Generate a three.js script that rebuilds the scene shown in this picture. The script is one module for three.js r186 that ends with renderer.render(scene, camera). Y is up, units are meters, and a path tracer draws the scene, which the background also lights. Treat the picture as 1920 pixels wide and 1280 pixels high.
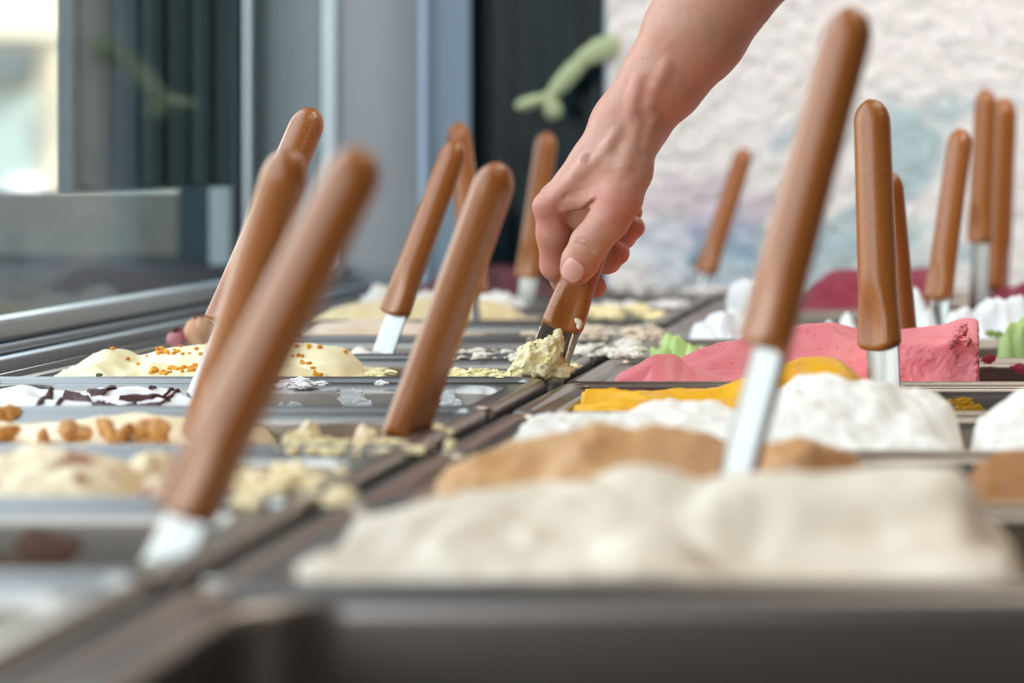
import * as THREE from 'three';
import { ImprovedNoise } from 'three/addons/math/ImprovedNoise.js';
import { RoundedBoxGeometry } from 'three/addons/geometries/RoundedBoxGeometry.js';
import { mergeGeometries } from 'three/addons/utils/BufferGeometryUtils.js';
import { RectAreaLightUniformsLib } from 'three/addons/lights/RectAreaLightUniformsLib.js';

// ---------------------------------------------------------------- camera, sky, sun, lights, exposure
const F = 4346, VX = 1830, VY = 300, CY = 1.04, RIM = 0.90, HC = CY - RIM;   // lens in pixels, vanishing point, eye and tray rim heights
const scene = new THREE.Scene();
const renderer = new THREE.WebGLRenderer({ antialias: true });
renderer.toneMapping = THREE.LinearToneMapping;
renderer.toneMappingExposure = 1.15;
renderer.shadowMap.enabled = true;
RectAreaLightUniformsLib.init();
const camera = new THREE.PerspectiveCamera(2 * Math.atan(640 / F) * 180 / Math.PI, 1.5, 0.05, 200);
camera.position.set(0, CY, 0);
camera.setViewOffset(1920, 1280, 960 - VX, 640 - VY, 1920, 1280);   // a shifted lens, held level
camera.focus = 1.47;
camera.userData.fStop = 4.4;

{ // hazy daylight
  const w = 64, h = 32, px = new Float32Array(w * h * 4);
  for (let j = 0; j < h; j++) for (let i = 0; i < w; i++) {
    const e = Math.max(0, (j + .5) / h * 2 - 1), t = Math.pow(e, .6), o = (j * w + i) * 4;
    px[o] = 1.34 - .72 * t; px[o + 1] = 1.26 - .46 * t; px[o + 2] = 1.2 - .08 * t; px[o + 3] = 1;
    if ((j + .5) / h < .5) { px[o] = .45; px[o + 1] = .42; px[o + 2] = .38; }
  }
  const sky = new THREE.DataTexture(px, w, h, THREE.RGBAFormat, THREE.FloatType);
  sky.mapping = THREE.EquirectangularReflectionMapping; sky.magFilter = sky.minFilter = THREE.LinearFilter; sky.needsUpdate = true;
  scene.background = sky; scene.environment = sky;
  scene.backgroundIntensity = scene.environmentIntensity = 3.2;
}
const sun = new THREE.DirectionalLight(0xfff0d8, 6.0);
sun.position.set(6, 9, 2); sun.target.position.set(-3, 0, -4); sun.castShadow = true;
sun.shadow.mapSize.set(2048, 2048);
Object.assign(sun.shadow.camera, { left: -12, right: 12, top: 12, bottom: -12, near: .5, far: 40 });
scene.add(sun, sun.target);

// ---------------------------------------------------------------- small helpers
const V = (x, y, z) => new THREE.Vector3(x, y, z);
const at = (px, py, d) => V((px - VX) * d / F, CY - (py - VY) * d / F, -d);        // a pixel and a depth -> a place
const xAt = (px, d) => (px - VX) * d / F, hAt = (py, d) => HC - (py - VY) * d / F; // ... x, and height above the tray rims
const clamp = (x, a = 0, b = 1) => Math.min(b, Math.max(a, x));
const sstep = (a, b, x) => { const t = clamp((x - a) / (b - a)); return t * t * (3 - 2 * t); };
const lerp = (a, b, t) => a + (b - a) * t;
const noiser = new ImprovedNoise();
const N3 = (x, y, z) => noiser.noise(x + 37.3, y + 11.7, z + 71.9);
const fbm = (x, y, z, o = 4) => { let s = 0, a = .5; for (let i = 0; i < o; i++) { s += a * N3(x, y, z + i * 9.1); x *= 2.03; y *= 2.03; z *= 2.03; a *= .5; } return s; };
function rng(seed) { let s = seed >>> 0; return () => { s = (s + 0x6D2B79F5) | 0; let t = Math.imul(s ^ (s >>> 15), 1 | s); t = (t + Math.imul(t ^ (t >>> 7), 61 | t)) ^ t; return ((t ^ (t >>> 14)) >>> 0) / 4294967296; }; }
const smin = (a, b, k) => { const h = Math.max(k - Math.abs(a - b), 0) / k; return Math.min(a, b) - h * h * k * .25; };
const smax = (a, b, k) => -smin(-a, -b, k);
const used = {};
const numbered = (n) => { const k = used[n] = (used[n] ?? -1) + 1; return k ? `${n}_${String(k).padStart(3, '0')}` : n; };
function shade(o) { o.castShadow = o.receiveShadow = true; return o; }
function thing(name, label, category, pos = V(0, 0, 0), group) {
  const o = new THREE.Group(); o.name = numbered(name); o.position.copy(pos); scene.add(o);
  o.userData = { label, category }; if (group) o.userData.group = group; return o;
}
function part(name, geo, mat, parent) { const m = shade(new THREE.Mesh(geo, mat)); m.name = name; parent.add(m); return m; }
function single(name, label, category, geo, mat, group) {
  const m = shade(new THREE.Mesh(geo, mat)); m.name = numbered(name); scene.add(m);
  m.userData = { label, category }; if (group) m.userData.group = group; return m;
}
function struct(name, geo, mat) { const m = shade(new THREE.Mesh(geo, mat)); m.name = name; m.userData = { kind: 'structure' }; scene.add(m); return m; }
function box(x0, x1, y0, y1, z0, z1, r = 0) {
  const w = Math.abs(x1 - x0), h = Math.abs(y1 - y0), d = Math.abs(z1 - z0);
  const g = r ? new RoundedBoxGeometry(w, h, d, 3, r) : new THREE.BoxGeometry(w, h, d);
  g.translate((x0 + x1) / 2, (y0 + y1) / 2, (z0 + z1) / 2); return g;
}
function geom(pos, idx, col, uv) {
  const g = new THREE.BufferGeometry();
  g.setAttribute('position', new THREE.Float32BufferAttribute(pos, 3));
  if (col) g.setAttribute('color', new THREE.Float32BufferAttribute(col, 3));
  if (uv) g.setAttribute('uv', new THREE.Float32BufferAttribute(uv, 2));
  g.setIndex(idx); g.computeVertexNormals(); return g;
}
// a signed-distance field meshed by surface nets
function nets(f, lo, hi, cell) {
  const n = [0, 1, 2].map((k) => Math.ceil((hi[k] - lo[k]) / cell) + 1), [nx, ny, nz] = n;
  const val = new Float32Array(nx * ny * nz).fill(1), B = 6, id = (i, j, k) => i + nx * (j + ny * k);
  for (let bk = 0; bk < nz; bk += B) for (let bj = 0; bj < ny; bj += B) for (let bi = 0; bi < nx; bi += B) {
    const c = f(lo[0] + (bi + B / 2) * cell, lo[1] + (bj + B / 2) * cell, lo[2] + (bk + B / 2) * cell), far = Math.abs(c) > B * cell * 1.25;
    for (let k = bk; k < Math.min(nz, bk + B); k++) for (let j = bj; j < Math.min(ny, bj + B); j++) for (let i = bi; i < Math.min(nx, bi + B); i++)
      val[id(i, j, k)] = far ? c : f(lo[0] + i * cell, lo[1] + j * cell, lo[2] + k * cell);
  }
  const vid = new Int32Array(nx * ny * nz).fill(-1), pos = [], idx = [];
  const C = [[0, 0, 0], [1, 0, 0], [0, 1, 0], [1, 1, 0], [0, 0, 1], [1, 0, 1], [0, 1, 1], [1, 1, 1]], E = [[0, 1], [2, 3], [4, 5], [6, 7], [0, 2], [1, 3], [4, 6], [5, 7], [0, 4], [1, 5], [2, 6], [3, 7]];
  for (let k = 0; k < nz - 1; k++) for (let j = 0; j < ny - 1; j++) for (let i = 0; i < nx - 1; i++) {
    const v = C.map(([a, b, c]) => val[id(i + a, j + b, k + c)]);
    let m = 0, x = 0, y = 0, z = 0;
    for (const [a, b] of E) if ((v[a] < 0) !== (v[b] < 0)) { const t = v[a] / (v[a] - v[b]); m++; x += lerp(C[a][0], C[b][0], t); y += lerp(C[a][1], C[b][1], t); z += lerp(C[a][2], C[b][2], t); }
    if (m) { vid[id(i, j, k)] = pos.length / 3; pos.push(lo[0] + (i + x / m) * cell, lo[1] + (j + y / m) * cell, lo[2] + (k + z / m) * cell); }
  }
  const quad = (a, b, c, d, flip) => { if (a < 0 || b < 0 || c < 0 || d < 0) return; flip ? idx.push(a, c, b, a, d, c) : idx.push(a, b, c, a, c, d); };
  for (let k = 1; k < nz - 1; k++) for (let j = 1; j < ny - 1; j++) for (let i = 1; i < nx - 1; i++) {
    const s = val[id(i, j, k)] < 0;
    if (s !== (val[id(i + 1, j, k)] < 0)) quad(vid[id(i, j - 1, k - 1)], vid[id(i, j, k - 1)], vid[id(i, j, k)], vid[id(i, j - 1, k)], !s);
    if (s !== (val[id(i, j + 1, k)] < 0)) quad(vid[id(i - 1, j, k - 1)], vid[id(i - 1, j, k)], vid[id(i, j, k)], vid[id(i, j, k - 1)], !s);
    if (s !== (val[id(i, j, k + 1)] < 0)) quad(vid[id(i - 1, j - 1, k)], vid[id(i, j - 1, k)], vid[id(i, j, k)], vid[id(i - 1, j, k)], !s);
  }
  return geom(pos, idx);
}
function capsule(px, py, pz, a, b, ra, rb) {
  const bx = b.x - a.x, by = b.y - a.y, bz = b.z - a.z, qx = px - a.x, qy = py - a.y, qz = pz - a.z;
  const t = clamp((qx * bx + qy * by + qz * bz) / (bx * bx + by * by + bz * bz));
  return Math.hypot(qx - bx * t, qy - by * t, qz - bz * t) - (ra + (rb - ra) * t);
}
// ---------------------------------------------------------------- textures and materials
function tex(n, fn, { color = true, repeat = [1, 1] } = {}) {   // fn(i/n, j/n) -> [r, g, b] 0..255
  const a = new Uint8Array(n * n * 4);
  for (let j = 0; j < n; j++) for (let i = 0; i < n; i++) { const c = fn(i / n, j / n); a.set([c[0], c[1] ?? c[0], c[2] ?? c[0], 255].map((x) => clamp(Math.round(x), 0, 255)), (j * n + i) * 4); }
  const t = new THREE.DataTexture(a, n, n, THREE.RGBAFormat);
  t.wrapS = t.wrapT = THREE.MirroredRepeatWrapping; t.magFilter = THREE.LinearFilter; t.repeat.set(...repeat);
  if (color) t.colorSpace = THREE.SRGBColorSpace; t.needsUpdate = true; return t;
}
const tile = (u, v, f, o = 4, s = 0) => fbm(u * f * 1.3 + s * 13, v * f * 1.3 + s * 5, s * 3.1 + .37, o);   // mirrored at its edges when repeated
const std = (o) => new THREE.MeshStandardMaterial(o), phys = (o) => new THREE.MeshPhysicalMaterial(o);
const hexs = (h) => { const c = new THREE.Color(h); return [c.r, c.g, c.b]; };
const steelGrain = tex(256, (u, v) => [128 + 60 * tile(u, v, 40, 4) + 30 * tile(u * 2 % 1, v, 90, 2)], { color: false, repeat: [6, 6] });
const M = {
  steel: std({ color: 0x96908a, metalness: 1, roughness: .32, bumpMap: steelGrain, bumpScale: .00012 }),
  blade: std({ color: 0x9d9c9a, metalness: 1, roughness: .25 }),
  caseSteel: std({ color: 0x9aa0a6, metalness: 1, roughness: .35 }),
  caseDark: std({ color: 0x24272b, metalness: .5, roughness: .5 }),
  aluminium: std({ color: 0xb8c0c6, metalness: .9, roughness: .4 }),
  glass: phys({ color: 0xf4faf8, transmission: 1, thickness: 0, roughness: 0, ior: 1.5 }),
};
const woodTex = tex(512, (u, v) => {
  const g = tile(u, v, 22, 3), s = tile(u, v, 110, 2, 5), dots = s > .12 ? (s - .12) * 300 : 0, pale = s < -.16 ? (-.16 - s) * 160 : 0;
  return [160 + 24 * g - dots + pale, 94 + 20 * g - dots * .85 + pale * .8, 38 + 14 * g - dots * .6 + pale * .5];
}, { repeat: [4, 4] });
M.handle = phys({ map: woodTex, roughness: .36, clearcoat: .35, clearcoatRoughness: .25 });

// ---------------------------------------------------------------- the setting
const FAR = 2.62;   // depth of the shop's end wall
{
  const stuccoBump = tex(1024, (u, v) => [118 + 120 * tile(u, v, 40, 4) + 130 * Math.abs(tile(u, v, 70, 4, 3)) + 60 * tile(u, v, 12, 2, 6)], { color: false });
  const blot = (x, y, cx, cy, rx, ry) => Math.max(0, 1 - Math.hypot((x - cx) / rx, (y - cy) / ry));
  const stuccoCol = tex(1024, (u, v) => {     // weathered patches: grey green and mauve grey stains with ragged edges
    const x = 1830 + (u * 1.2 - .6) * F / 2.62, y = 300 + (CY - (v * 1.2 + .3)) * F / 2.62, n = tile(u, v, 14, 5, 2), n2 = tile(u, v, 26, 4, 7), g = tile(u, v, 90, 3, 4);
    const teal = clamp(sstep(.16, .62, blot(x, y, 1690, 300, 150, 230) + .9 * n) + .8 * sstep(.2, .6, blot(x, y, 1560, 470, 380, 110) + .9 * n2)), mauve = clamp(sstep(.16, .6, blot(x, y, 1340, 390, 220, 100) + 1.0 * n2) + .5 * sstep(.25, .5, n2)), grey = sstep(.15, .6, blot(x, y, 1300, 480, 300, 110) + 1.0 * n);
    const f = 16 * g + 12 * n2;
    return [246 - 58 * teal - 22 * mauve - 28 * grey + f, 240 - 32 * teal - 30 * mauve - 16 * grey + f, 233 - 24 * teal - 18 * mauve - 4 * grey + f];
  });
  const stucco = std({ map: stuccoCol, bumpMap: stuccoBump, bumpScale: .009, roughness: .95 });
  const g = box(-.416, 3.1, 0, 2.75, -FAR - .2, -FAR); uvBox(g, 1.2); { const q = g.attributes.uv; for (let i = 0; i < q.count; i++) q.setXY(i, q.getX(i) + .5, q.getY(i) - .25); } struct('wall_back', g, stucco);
  const plaster = std({ color: 0x7d7064, roughness: .95 });
  g2('wall_right', box(3, 3.2, 0, 2.75, -FAR - .2, 2.2), plaster);
  g2('wall_front', box(-.9, 3.2, 0, 2.75, 2.0, 2.2), std({ color: 0x5d4f44, roughness: .9 }));
  g2('ceiling', box(-1.0, 3.2, 2.75, 2.95, -FAR - 2.4, 2.2), std({ color: 0x6f6a64, roughness: .95 }));
  g2('floor', box(-.95, 3.2, -.1, 0, -FAR - 2.4, 2.2), std({ color: 0x5d544c, roughness: .6 }));
  g2('street', box(-40, -.95, -.12, -.02, -60, 12), std({ color: 0xa79c8c, roughness: .95, map: tex(256, (u, v) => { const k = tile(u, v, 30, 4); return [235 + 40 * k, 232 + 40 * k, 226 + 40 * k]; }) }));
  function g2(n, gg, m) { return struct(n, gg, m); }
}
function uvBox(g, s) { // uv in metres over s
  const p = g.attributes.position, n = g.attributes.normal, uv = [];
  for (let i = 0; i < p.count; i++) { const X = Math.abs(n.getX(i)) > .5, Y = Math.abs(n.getY(i)) > .5; uv.push((X ? p.getZ(i) : p.getX(i)) / s, (Y ? p.getZ(i) : p.getY(i)) / s); }
  g.setAttribute('uv', new THREE.Float32BufferAttribute(uv, 2));
}
// the window beside the stucco wall: frosted sashes and one clear pane into a dark room
{
  const d = 2.66, X = (px) => xAt(px, d), y0 = .86, y1 = 2.3;
  const w = new THREE.Group(); w.name = 'window_1'; w.userData = { kind: 'structure' }; scene.add(w);
  const frost = (c) => std({ color: c, roughness: .35 });
  part('frosted_pane', box(X(484), X(617), y0, y1, -d, -d - .01), frost(0x697173), w);
  part('frosted_pane', box(X(630), X(792), y0, y1, -d, -d - .01), frost(0x757e80), w);
  part('frosted_pane', box(X(802), X(880), y0, y1, -d, -d - .01), frost(0x788d9b), w);
  part('mullion', box(X(617), X(630), y0, y1, -d + .012, -d - .02, .002), M.aluminium, w);
  part('mullion', box(X(792), X(802), y0, y1, -d + .012, -d - .02, .002), std({ color: 0xa9c3d8, roughness: .5 }), w);
  part('clear_pane', box(X(880), X(1141), y0, y1, -d - .02, -d - .026), phys({ color: 0xdfe8ea, transmission: 1, thickness: 0, roughness: 0, ior: 1.5, specularIntensity: .2 }), w);
  part('window_frame', box(X(1141), X(1156) , y0, y1, -d + .03, -d - .1, .003), std({ color: 0xc3d2e4, roughness: .5 }), w);
  part('sill', box(X(400), X(1152), y0 - .06, y0, -d + .0, -d - .12), std({ color: 0x4a5158, roughness: .6 }), w);
  part('spandrel', box(X(400), X(1152), 0, y0 - .06, -d, -d - .1), std({ color: 0x3c4248, roughness: .7 }), w);
  part('lintel', box(X(400), X(1152), y1, 2.75, -d, -d - .1), std({ color: 0x4a5158, roughness: .7 }), w);
  part('frame_post', box(X(408), X(450), 0, 2.75, -d + .03, -d - .1, .004), std({ color: 0x8f9ca0, roughness: .5, metalness: .3 }), w);
  part('frame_post', box(X(450), X(474), 0, 2.75, -d, -d - .1), std({ color: 0x3a4450, roughness: .6 }), w);
  part('frame_post', box(X(474), X(490), 0, 2.75, -d + .035, -d - .1, .004), M.aluminium, w);
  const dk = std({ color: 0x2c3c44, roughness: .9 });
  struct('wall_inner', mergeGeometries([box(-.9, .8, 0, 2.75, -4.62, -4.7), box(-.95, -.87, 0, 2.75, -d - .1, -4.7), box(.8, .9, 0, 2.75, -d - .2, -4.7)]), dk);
  { // a dark curtain in soft folds behind the clear pane
    const n = 90, x0 = X(872), x1 = X(1160), pos = [], idx = [];
    for (let j = 0; j < 2; j++) for (let i = 0; i <= n; i++) pos.push(lerp(x0, x1, i / n), j ? y1 : y0, -d - .075 - .012 * Math.sin(i * .42) - .006 * N3(i * .3, j * .4, 2));
    for (let i = 0; i < n; i++) idx.push(i, i + 1, n + 1 + i, i + 1, n + 2 + i, n + 1 + i);
    part('dark_curtain', geom(pos, idx), std({ color: 0x2a3a42, roughness: .95, side: THREE.DoubleSide }), w);
  }
}

{ // the leafy ornament on the dark window
  const D = 2.61, c = thing('plant_ornament', 'pale green branching plant shaped ornament hanging before the dark window by the stucco wall', 'ornament', at(1060, 140, D));
  const green = std({ color: 0xb0bf92, roughness: .7 });
  const pad = (a, b, w, th = .006) => { const A = at(...a, D).sub(c.position), B = at(...b, D).sub(c.position), d = B.clone().sub(A), L = d.length(), g = new THREE.SphereGeometry(1, 20, 14), p = g.attributes.position;
    for (let i = 0; i < p.count; i++) { const y = p.getY(i), k = .8 + .2 * y + .12 * N3(p.getX(i) * 2, y * 3, L * 40); p.setXYZ(i, p.getX(i) * w * k, (y * .53 + .5) * L, p.getZ(i) * th); }
    g.computeVertexNormals(); const m = part('leaf', g, green, c); m.position.copy(A); m.quaternion.setFromUnitVectors(V(0, 1, 0), d.normalize()); };
  pad([1078, 116], [1160, 78], .0165); pad([1020, 192], [1098, 106], .0125); pad([1040, 178], [968, 200], .009); pad([1028, 178], [1042, 222], .0125);
  part('hanging_wire', box(-.0008, .0008, 0, .9, -.0008, .0008).translate(xAt(1135, D) - c.position.x, .03, 0), M.aluminium, c);
}

// ---------------------------------------------------------------- ceiling lamps
const lampPlace = ['nearest the camera over the trays', 'nearest the stucco wall', 'over the shop side of the counter']; let lampAt = 0;
for (const [x, z, w, h, k] of [[.35, -1.1, 1.2, .3, 3], [.5, -1.9, 1.2, .3, 9], [1.6, -.4, 1.2, .3, 3]]) {
  const t = thing('ceiling_light', 'flat white light panel in the ceiling, ' + lampPlace[lampAt++], 'ceiling light', V(x, 2.75, z), 'ceiling light panels');
  part('lamp_frame', box(-w / 2 - .02, w / 2 + .02, -.03, 0, -h / 2 - .02, h / 2 + .02), M.aluminium, t);
  part('lamp_diffuser', box(-w / 2, w / 2, -.034, -.03, -h / 2, h / 2), std({ color: 0xffffff, emissive: 0xfff6ea, emissiveIntensity: 1.2 }), t);
  const l = new THREE.RectAreaLight(0xfff4e6, k, w, h); l.position.set(x, 2.75 - .045, z); l.lookAt(x, 0, z); l.castShadow = true; scene.add(l);
}

{ // a track spotlight turned to the stucco wall
  const P = V(.55, 2.55, -.75), T = V(-.05, 1.15, -FAR), dir = T.clone().sub(P).normalize();
  const t = thing('track_spotlight', 'white cylindrical track spotlight under the ceiling, turned to the stucco wall', 'spotlight', P);
  part('stem', box(-.008, .008, .03, .2, -.008, .008), M.aluminium, t);
  const q = new THREE.Quaternion().setFromUnitVectors(V(0, -1, 0), dir);
  part('lamp_housing', new THREE.LatheGeometry([[0, .08], [.035, .08], [.042, .07], [.042, -.06], [.038, -.06], [.038, -.03], [0, -.03]].map(([x, y]) => new THREE.Vector2(x, y)), 24), std({ color: 0xe4e4e2, roughness: .4, side: THREE.DoubleSide }), t).quaternion.copy(q);
  part('lamp_lens', new THREE.CylinderGeometry(.037, .037, .004, 24).translate(0, -.033, 0), std({ color: 0xffffff, emissive: 0xf6f8ff, emissiveIntensity: 3 }), t).quaternion.copy(q);
  const l = new THREE.SpotLight(0xf4f4ff, 6.5, 0, .42, .8, 2); l.position.copy(P).addScaledVector(dir, .065); l.target.position.copy(T); l.castShadow = true; l.shadow.radius = 2; scene.add(l, l.target);
}

// ---------------------------------------------------------------- outside, seen through and in the front glass
{
  const grain = tex(256, (u, v) => { const k = tile(u, v, 50, 4); return [205 + 70 * k, 203 + 70 * k, 196 + 70 * k]; });
  const lw = box(-6, -.76, 0, 1.0, -3.1, -2.9); uvBox(lw, .4);
  single('low_wall', 'low grey rendered wall outside the front glass, below the bright street', 'wall', lw, std({ color: 0x8b8d88, map: grain, roughness: .95 }));
  const lg = box(-1.7, -.722, .86, .921, -2.88, -.1, .004);
  single('outer_ledge', 'black stone ledge along the outside of the front glass', 'ledge', lg, phys({ color: 0x101316, roughness: .8, specularIntensity: .25 }));
  const p = thing('shutter_panel', 'tall dark slate blue ribbed panel just outside the front glass', 'panel', V(-.735, 1.014, -2.09));
  part('panel_sheet', box(-.012, 0, 0, 1.7, -.2, .205), std({ color: 0x43535e, roughness: .55 }), p);
  for (let i = 0; i < 6; i++) part('rib', box(-.002, .006, .005, 1.7, .19 - i * .065, .165 - i * .065, .002), std({ color: [0x4f6069, 0x3c4b55][i % 2], roughness: .5 }), p);
  // across the street: sunlit facade
  const b = thing('street_building', 'sunlit cream house front across the street, with shaded awning and windows', 'building', V(-13, 0, -30));
  const cream = std({ color: 0xc2b8a6, roughness: .95 });
  part('house_wall', box(-12, 9, 0, 9, -1, 0), cream, b);
  part('cornice', box(-12, 9, 2.62, 2.8, 0, .25), std({ color: 0xcac0b0, roughness: .9 }), b);
  part('pilaster', box(1.05, 1.3, 0, 2.62, 0, .1), std({ color: 0xccc0aa, roughness: .9 }), b);
  for (const x of [-3.2, -1.4, .42, 2.2]) { const f = part('window', box(x - .45, x + .45, .5, 2.0, 0, .04), std({ color: 0x98a4a2, roughness: .6 }), b); part('pane', box(x - .36, x + .36, .6, 1.9, .04, .06), std({ color: 0x8fa0a0, roughness: .3 }), f); }
  for (const x of [-3.2, -1.4, .42, 2.2]) part('awning', new THREE.BufferGeometry().copy(box(x - .5, x + .42, 2.05, 2.45, 0, .7)), std({ color: 0x4e5a60, roughness: .9 }), b);
  const tb = thing('cafe_table', 'small round white clothed table out in the bright street', 'table', V(-11.9, 0, -29));
  part('tablecloth', new THREE.LatheGeometry([[0, .80], [.19, .80], [.21, .79], [.22, .70], [.25, .45], [.24, .45], [.2, .7]].map(([x, y]) => new THREE.Vector2(x, y)), 24), std({ color: 0xe8e4f0, roughness: .9 }), tb);
  part('pedestal', new THREE.LatheGeometry([[.03, .79], [.03, .08], [.18, .02], [.18, 0], [0, 0]].map(([x, y]) => new THREE.Vector2(x, y)), 16), std({ color: 0x55504a, roughness: .7 }), tb);
}

// ---------------------------------------------------------------- the display case
const Z0 = .761, PITCH = .172, LX0 = -.625, LX1 = -.267, RX0 = -.259, RX1 = .099, NLO = -1, NHI = 9;
const zn = (n) => Z0 + PITCH * n;
{
  const c = thing('display_case', 'long stainless steel refrigerated counter holding two rows of trays', 'display case');
  const zN = -zn(NLO) + .06, zF = -zn(NHI + 1) - .045;
  part('base_cabinet', box(-.66, .16, 0, .74, zF, zN), M.caseSteel, c);
  part('inner_side', box(-.66, -.632, .74, RIM - .002, zF, zN), M.caseDark, c);
  part('inner_side', box(.106, .16, .74, RIM - .002, zF, zN), M.caseDark, c);
  part('end_ledge', box(-.66, .16, .74, RIM - .002, zF, -zn(NHI + 1) - .003), M.caseDark, c);
  part('front_ledge', box(-.632, .106, .74, RIM - .016, -zn(NLO) + .004, zN), M.caseSteel, c);
  part('centre_bar', box(-.2645, -.2615, .86, RIM - .014, -zn(NHI + 1), -zn(NLO)), M.caseDark, c);
  // stepped glass channel along the front
  part('rail', box(-.664, -.652, RIM - .004, RIM + .0065, zF, zN, .001), M.aluminium, c);
  part('rail', box(-.674, -.664, RIM - .004, RIM + .0085, zF, zN), M.caseDark, c);
  part('rail', box(-.680, -.674, RIM - .004, RIM + .0115, zF, zN, .001), M.aluminium, c);
  part('rail', box(-.688, -.680, RIM - .004, RIM + .014, zF, zN), M.caseDark, c);
  part('rail', box(-.712, -.688, RIM - .05, RIM + .027, zF, zN, .003), M.aluminium, c);
  part('corner_post', box(-.708, -.692, RIM + .027, 2.2, zF, zF + .016, .002), M.aluminium, c);
  const g = thing('front_glass', 'upright clear glass pane along the front of the counter, mirroring the trays', 'glass pane', V(-.70, RIM + .027, -1.2));
  part('pane', box(-.003, .003, 0, 1.2, zF + 1.2 + .016, 1.3), phys({ color: 0xf0f6f4, transmission: 1, thickness: 0, roughness: 0, ior: 1.5, specularIntensity: .5 }), g);
}

// ---------------------------------------------------------------- trays
function ring(hx, hz, r, y, q = 7) {
  const out = [];
  for (let c = 0; c < 4; c++) for (let i = 0; i <= q; i++) {
    const a = (c + i / q) * Math.PI / 2, sx = c === 0 || c === 3 ? 1 : -1, sz = c < 2 ? 1 : -1;
    out.push([sx * (hx - r) + r * Math.cos(a), y, sz * (hz - r) + r * Math.sin(a)]);
  }
  return out;
}
function loft(rings, cap) {
  const n = rings[0].length, pos = rings.flat(2), idx = [], uv = [];
  for (const r of rings) for (const p of r) uv.push(p[0] / .3, (p[2] + p[1]) / .3);
  for (let k = 0; k < rings.length - 1; k++) for (let i = 0; i < n; i++) { const a = k * n + i, b = k * n + (i + 1) % n; idx.push(a, a + n, b, b, a + n, b + n); }
  if (cap) { const l = rings[rings.length - 1], c = pos.length / 3; pos.push(0, l[0][1], 0); uv.push(0, 0); for (let i = 0; i < n; i++) idx.push((rings.length - 1) * n + i, c, (rings.length - 1) * n + (i + 1) % n); }
  return geom(pos, idx, null, uv);
}
const TH = (LX1 - LX0) / 2, TW = PITCH / 2 - .0008;
const rimGeo = loft([[0, -.014], [0, -.002], [.0007, .0010], [.0026, .0028], [.0052, .0034], [.0078, .0028], [.0096, .0012], [.0112, .0001]].map(([i, y]) => ring(TH - i, TW - i * .55, .012 - i * .3, y))
  .concat([ring(TH - .02, TW - .0085, .034, 0)]));
const basinGeo = loft([[0, 0], [.0008, -.0003], [.0022, -.0014], [.0034, -.0034], [.0040, -.006], [.006, -.06], [.008, -.104], [.011, -.111], [.016, -.114], [.03, -.115]].map(([i, y]) => ring(TH - .02 - i, TW - .0085 - i, .034 - i * .5, y)), true);
const CONTENT = {};   // label of what is in each tray, filled below
const trayOf = {};
function tray(row, n, label) {
  const X = row === 'L' ? (LX0 + LX1) / 2 : (RX0 + RX1) / 2;
  const t = thing('gelato_tray', label, 'tray', V(X, RIM + (row === 'L' ? .001 : -.002), -(zn(n) + PITCH / 2)), 'steel trays in two rows');
  part('rim', rimGeo, M.steel, t); part('basin', basinGeo, M.steel, t);
}
{
  const L = { '-1': 'steel tray in the near left corner with a pale smear, cut by the bottom edge', 0: 'scraped steel tray under the nearest blurred spatula on the left', 1: 'steel tray holding nougat cream with brown bits and loose crumbs', 2: 'steel tray holding peach cream topped with walnuts', 3: 'steel tray holding white gelato streaked with dark chocolate', 4: 'steel tray holding pale custard sprinkled with orange pollen', 5: 'nearly empty steel tray with rosebuds at its left end', 6: 'steel tray holding beige pink gelato, behind the rosebuds', 7: 'steel tray holding smooth cream gelato in the left row', 8: 'steel tray with a white peak behind the smooth cream gelato', 9: 'last steel tray of the left row holding dark red gelato' };
  const R = { '-1': 'empty dark steel tray along the bottom edge, nearest on the right', 0: 'steel tray holding the big blurred cream gelato in the right foreground', 1: 'steel tray holding tan coffee gelato', 2: 'steel tray holding snow white gelato behind the coffee gelato', 3: 'steel tray holding bright yellow mango gelato', 4: 'steel tray holding pink strawberry gelato', 5: 'steel tray holding pale green gelato behind the pink', 6: 'steel tray holding torn white gelato behind the green', 7: 'bare steel tray between the white and the crimson gelato', 8: 'steel tray holding crimson berry gelato', 9: 'last bare steel tray of the right row by the stucco wall' };
  for (let n = NLO; n <= NHI; n++) { tray('L', n, L[n]); tray('R', n, R[n]); }
}

// ---------------------------------------------------------------- spatulas
// handle: y up from its lower end, wide across x, front +z; 0.14 m long
function handleField(x, y, z, tongue = .006, reach = .014) {
  const flare = .0013 * sstep(.030, 0, y), a = lerp(.0122, .0110, y / .14) + flare, b = lerp(.0104, .0096, y / .14);
  const ry = y > .126 ? (y - .126) / .014 : 0;
  let d = (Math.hypot(x / a, z / b, ry) - 1) * b * .92;
  d = smin(d, Math.max(Math.abs(x + .0004) - .0004, d - .00035), .0004);                             // mould seam
  const front = -.0015 - .004 * (1 - (x / .015) ** 2), back = -tongue + .006 * (x / .014) ** 2;   // the back runs further down the blade
  const low = lerp(back, front, sstep(-.004, -.001, z));
  d = smax(d, (low - y) * .9, .0022);
  if (y < -.006) d = Math.max(d, Math.abs(x) - reach * (1 + .3 * y / tongue));
  return smax(d, -((Math.hypot(x / .0098, (y - .006) / .024, (z - .0135) / .0075) - 1) * .006), .003);   // thumb dish
}
const cylUV = (g, r = .012, s = .14) => { const p = g.attributes.position, uv = []; for (let i = 0; i < p.count; i++) uv.push((Math.abs(Math.atan2(p.getX(i), p.getZ(i))) * r) / s, p.getY(i) / s); g.setAttribute('uv', new THREE.Float32BufferAttribute(uv, 2)); return g; };
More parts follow.
